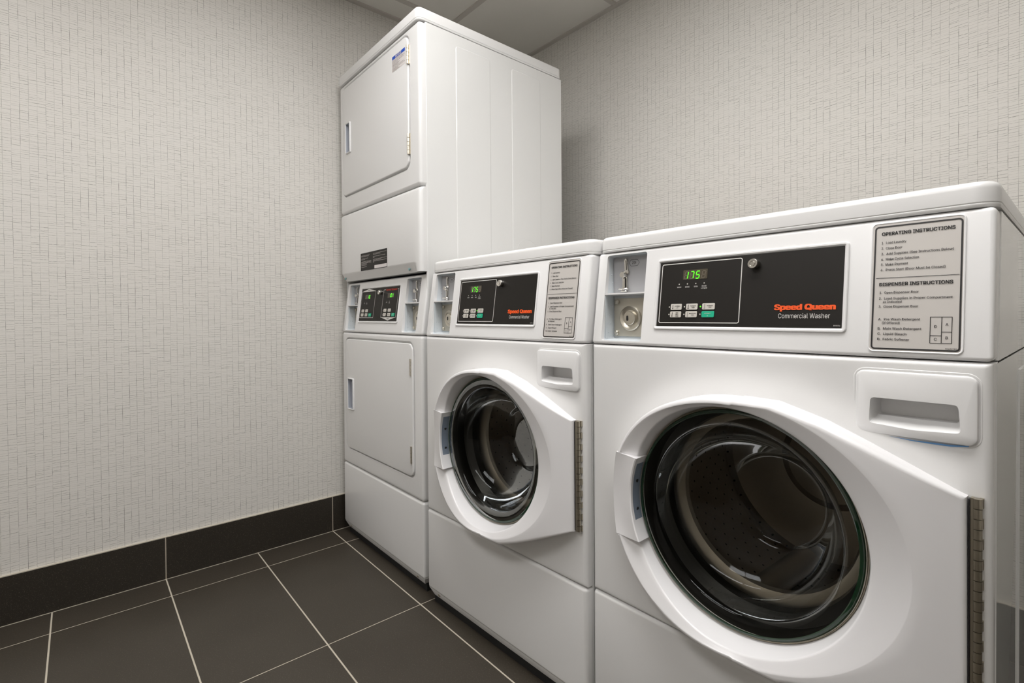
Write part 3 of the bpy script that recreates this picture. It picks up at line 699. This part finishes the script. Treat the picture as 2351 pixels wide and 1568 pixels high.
    # gasket and drum behind the glass
    m_ = MB(); lathe(m_, CU, CZ, [(.2250, .010), (.2080, .014), (.2020, .030), (.2040, .055), (.186, .075), (.184, .095), (.205, .105), (.30, .106)], 80); m_.build('door_gasket', M['rubber'], t)
    m_ = MB(); lathe(m_, CU, CZ, [(.262, .118), (.196, .108), (.182, .108), (.168, .116), (.164, .124), (.170, .132), (.255, .150), (.262, .30), (.262, .50), (.250, .515), (.12, .530), (.10, .515), (.0005, .512)], 80)
    for a0 in range(3):
        aa = R(20+120*a0); cu_, cz_ = CU+.245*math.cos(aa), CZ+.245*math.sin(aa)
        m_.loops([[(cu_+.03*math.cos(q)-.02*math.cos(aa)*(1-k), .17+.30*k, cz_+.03*math.sin(q)-.02*math.sin(aa)*(1-k)) for q in np.linspace(0, 2*math.pi, 13)[:-1]] for k in (0, 1)])
    m_.build('drum', M['drum'], t)
    return t

washer_right = make_washer((0, 0, 0), R(0.3473), 'white front loading washing machine at the right end of the row, nearest the camera')
washer_left = copy_tree(washer_right)
washer_left.location = (-0.6868, -0.0337, 0); washer_left.rotation_euler = (0, 0, R(1.391))
washer_left['label'] = 'white front loading washing machine standing between the stacked dryer and another washer'
m_ = MB(); m_.loops([[(a, -.0040, b) for a, b in [(.5360, .7764), (.560, .7732), (.598, .7718), (.640, .7728), (.659, .7750)]], [(a, -.0004, b) for a, b in [(.5400, .7742), (.560, .7706), (.598, .7690), (.640, .7697), (.657, .7722)]]], False, False, closed=False)
dr = [c for c in washer_right.children if c.name.startswith('detergent_drawer')][0]
bf = m_.build('blue_residue', M['bluefilm'], dr); bf['label'] = 'blue detergent residue along the lower edge of the drawer'

# ---------------------------------------------------------------- stacked dryer
def make_dryer(loc, rz):
    t = thing('stacked_dryer', 'tall white double stacked tumble dryer in the corner with two square doors', 'tumble dryer', loc, rz)
    side_panels(t, 1.9590, False, 0.691, True)
    underside_shade(t, 0.69)
    lid(t, 1.9610, 2.0048, -0.006, 0.693, 0.020, 0.008)
    lower_panel(t, 0.3145)
    def door_front(name, z0, z1, du0, du1, dz0, dz1, hinges, handle):
        m_ = MB(); slab(m_, 0.001, W-0.001, z0, z1, 0.012, front(0.045, 0.0, 0.011, 4), 6)
        o = m_.build(name, M['enamel'], t)
        c = MB(); slab(c, du0-.006, du1+.006, dz0-.006, dz1+.006, 0.034, [(0, 0.009), (0.0, 0.003), (-.002, 0.0), (-.010, -0.02)], 8)
        cut(o, c.build('c', M['enamel'], smooth=0))
        m_ = MB(); slab(m_, du0, du1, dz0, dz1, 0.028, front(0.0088, -0.0035, 0.004, 4), 8); d_ = m_.build('door', M['enamel'], t)
        hu0, hu1, hz0, hz1 = handle
        c = MB(); slab(c, hu0+.003, hu1-.004, hz0+.004, hz1-.004, 0.003, [(0, 0.007), (0, -0.03)]); cut(d_, c.build('c', M['enamel'], smooth=0))
        m_ = MB(); m_.loops([[(a, dd, b) for a, b in rr(hu0, hu1, hz0, hz1, .004, i)] for i, dd in ((0, -.0030), (.0006, -.0085), (.0025, -.0100), (.0042, -.0092), (.0050, -.0080))], False, False)
        hd = m_.build('handle', M['plastic'], d_)
        m_ = MB(); m_.loops([[(a, dd, b) for a, b in rr(hu0, hu1, hz0, hz1, .004, i)] for i, dd in ((.0050, -.0080), (.0062, .0068))], False, True); m_.build('handle_recess', M['shadeblue'], d_)
        for a, b in hinges:
            m_ = MB(); k = (b-a)/5
            for i in range(5): m_.loops([[(.6105+.0042*math.cos(q), -.0045+.0042*math.sin(q), z) for q in np.linspace(0, 2*math.pi, 11)[:-1]] for z in (a+i*k+.0008, a+(i+1)*k-.0008)])
            m_.box(.6125, .6195, -.0012, .0008, a, b); m_.box(.6050, .6085, -.0045, .0, a+.002, b-.002)
            m_.build('hinge', M['nickel'], d_)
        return d_
    door_front('lower_front', 0.3165, 0.8872, 0.040, 0.622, 0.389, 0.859, ((.745, .806), (.436, .498)), (.070, .128, .557, .692))
    ud = door_front('upper_front', 1.4025, 1.9590, 0.034, 0.610, 1.478, 1.937, ((1.834, 1.901), (1.520, 1.593)), (.077, .124, 1.650, 1.780))
    # notice sticker on the upper door
    m_ = MB(); slab(m_, .4970, .5945, 1.8445, 1.9010, .001, [(0, -.0034), (0, -.0040)]); st = m_.build('notice_sticker', M['paper'], ud, smooth=0)
    h_ = MB(); slab(h_, .4985, .5930, 1.8885, 1.9000, .0005, [(0, -.0040), (0, -.0042)]); hb = h_.build('sticker_header', M['blue'], ud, smooth=0)
    h_ = MB(); text(h_, 'NOTICE', .5455, 1.8900, .0088, .0460, .03, -.0045, align='c', shear=0.2); h_.build('header_lettering', M['paper'], ud, smooth=0)
    h_ = MB()
    for zz_, a, b in ((1.8845, .500, .575), (1.8800, .500, .592), (1.8755, .500, .583), (1.8710, .500, .545), (1.8672, .500, .556), (1.8634, .500, .548), (1.8590, .500, .583), (1.8545, .500, .592), (1.8510, .500, .540), (1.8475, .500, .552)):
        x = a; k = 0
        while x < b:
            wd = .0025+.0022*((k*7+int(zz_*1e4)) % 5)/2; frame_line(h_, [(x, zz_), (min(x+wd, b), zz_)], .0011, -.0043, closed=False); x += wd+.0010; k += 1
    h_.build('fine_print', M['window'], ud, smooth=0)
    # upper access panel with a turned-in lower lip
    m_ = MB(); prof = [(1.109, .0150), (1.1105, .0140), (1.1135, .0120), (1.1375, .0010), (1.1405, -.0012), (1.145, -.002), (1.385, -.002), (1.3925, .0005), (1.3965, .0045), (1.3985, .0100)]
    L = []
    for z, y in prof:
        pts = [(W-.001, .045), (W-.001, .012)]+[(W-.014+.013*math.cos(R(q)), .011-.013*math.sin(R(q))) for q in (0, 22, 45, 68, 90)]+[(q, -.002) for q in (.660, .652, .644, .636, .628, .60, .5, .3, .1, .014)]
        pts += [(.014-.013*math.sin(R(q)), .011-.013*math.cos(R(q))) for q in (22, 45, 68, 90)]+[(.001, .045)]
        row = []
        for a_, b_ in pts:
            k = 1.0 if a_ < .630 else max(0.0, 1-(a_-.630)/.028); k = k*k*(3-2*k)
            if z > 1.15: k = 1.0
            e = (y+.002)*k*(1 if b_ < .044 else 0)
            row.append((a_+(.010*max(0, (1.1375-z)/.03) if a_ < .02 else 0), b_+e, z))
        L.append(row)
    m_.loops(L)
    ap = m_.build('access_panel', M['enamel'], t)
    screws(((.030, 1.121), (.592, 1.121)), .004, M['screw'], ap)
    m_ = MB(); slab(m_, .206, .4385, 1.1415, 1.2125, .001, [(0, -.0018), (0, -.0026)]); rl = m_.build('rating_label', M['black'], t, smooth=0)
    h_ = MB(); D = -.0029
    for zz_, a, b in ((1.2020, .212, .290), (1.1985, .212, .283), (1.1900, .212, .276), (1.1862, .212, .248), (1.1780, .212, .305), (1.1745, .212, .305), (1.1710, .212, .305), (1.1672, .212, .265), (1.1632, .212, .262), (1.1560, .212, .262),
                      (1.2030, .320, .434), (1.1990, .320, .385), (1.1910, .320, .425), (1.1870, .320, .334), (1.1800, .320, .436), (1.1762, .320, .392), (1.1724, .320, .434), (1.1690, .320, .330)):
        x = a; k = 0
        while x < b:
            wd = .0035+.0030*((k*7+int(zz_*1e4)) % 5)/2; frame_line(h_, [(x, zz_), (min(x+wd, b), zz_)], .0012, D, closed=False); x += wd+.0014; k += 1
    h_.build('fine_print', M['labelgrey'], rl, smooth=0)
    h_ = MB(); slab(h_, .332, .4370, 1.1435, 1.1560, .0005, [(0, -.0026), (0, -.0029)]); h_.build('serial_strip', M['paper'], rl, smooth=0)
    # control panel between the two drums
    c_ = MB(); slab(c_, .001, W-.001, .8888, 1.1015, .008, front(.060, 0, .007, 4), 6); cp = c_.build('control_panel', M['plastic'], t, fn=lz)
    coin_recess(t, .0275, .1280, cp); coin_recess(t, .5370, .6375, cp)
    z_ = MB(); slab(z_, .1530, .4985, .9290, 1.0760, .007, [(0, .001), (.0005, -.0022), (.0018, -.0032), (.0042, -.0032), (.0066, -.0012)], 5, cap1=False); z_.build('display_bezel', M['plastic'], t, fn=lz)
    k_ = MB(); slab(k_, .1595, .4915, .9370, 1.0690, .0015, [(0, 0), (0, -.0015)]); dp = k_.build('display_panel', M['black'], t, fn=lz, smooth=0); D = -.0021
    l_ = MB(); frame_line(l_, [(.166, 1.057), (.166, .950), (.2915, .950), (.2915, 1.057)], .0016, D, closed=False); l_.build('outline', M['printw'], dp, fn=lz, smooth=0)
    l_ = MB()
    frame_line(l_, [(.378, 1.0585), (.364, 1.0585), (.362, 1.056), (.3605, .951), (.4810, .951), (.4830, 1.0585), (.474, 1.0585)], .0016, D, closed=False); l_.build('outline', M['printw'], dp, fn=lz, smooth=0)
    l_ = MB()
    for o in (0, .198): text(l_, 'DRYING', .1985+o, 1.0075, .0022, .0105, .006, D, align='c'); text(l_, 'COOL', .2205+o, 1.0085, .0022, .008, .006, D, align='c'); text(l_, 'DOWN', .2205+o, 1.0050, .0022, .0085, .006, D, align='c')
    l_.build('lettering', M['printw'], dp, fn=lz, smooth=0)
    for pts, s2, uu, zz_ in (([(.1655, 1.0570), (.2920, 1.0570), (.2920, 1.0585), (.2300, 1.0680), (.2260, 1.0680), (.1655, 1.0580)], 'UPPER', .2280, 1.0600), ([(.3600, .9515), (.4200, .9395), (.4815, .9515)], 'LOWER', .4200, .9438)):
        l_ = MB(); poly(l_, pts, D); l_.build('arrow', M['printw'], dp, fn=lz, smooth=0)
        l_ = MB(); text(l_, s2, uu, zz_, .0042, .0185, .02, -.0024, align='c'); l_.build('arrow_lettering', M['ink'], dp, fn=lz, smooth=0)
    l_ = MB(); text(l_, 'Speed Queen', .3810, 1.0545, .0075, .0900, .042, D); l_.build('logo_lettering', M['red'], dp, fn=lz, smooth=0)
    for o, s2 in ((.1985, '10'), (.3985, '101')):
        l_ = MB(); slab(l_, o, o+.050, 1.0265, 1.0440, .001, [(0, -.0014), (0, -.0019)]); l_.build('display_window', M['window'], dp, fn=lz, smooth=0)
        l_ = MB()
        for k2, ch in enumerate(s2): digit(l_, ch, o+.0375-.0108*(len(s2)-1-k2), 1.0285, .0062, .0130, -.0024, .0018)
        l_.build('lit_digits', M['led'], dp, fn=lz, smooth=0)
    for uu in (.200, .220, .3985, .4190): indicator(dp, uu, 1.0135, M['keygrey'], .0012)
    for o in (0, .199):
        for uu, zz_, ls in ((.1920, .9785, ['HIGH']), (.2280, .9785, ['MED']), (.1905, .9620, ['LOW']), (.2265, .9620, ['DELICATE'])):
            key(dp, uu+o, zz_, .0225, .0122, M['keygrey'], ls, None, {'DELICATE': .018}); indicator(dp, uu+o-.0165, zz_, M['keygrey'], .0009)
        key(dp, .2610+o, .9615, .0235, .0128, M['green'], ['START', ''], None, {'START': .0125}, True)
    key_lock(dp, .3400, 1.0500, -.0015)
    return t
dryer = make_dryer((-1.4094, -0.0234, 0), 0.0)
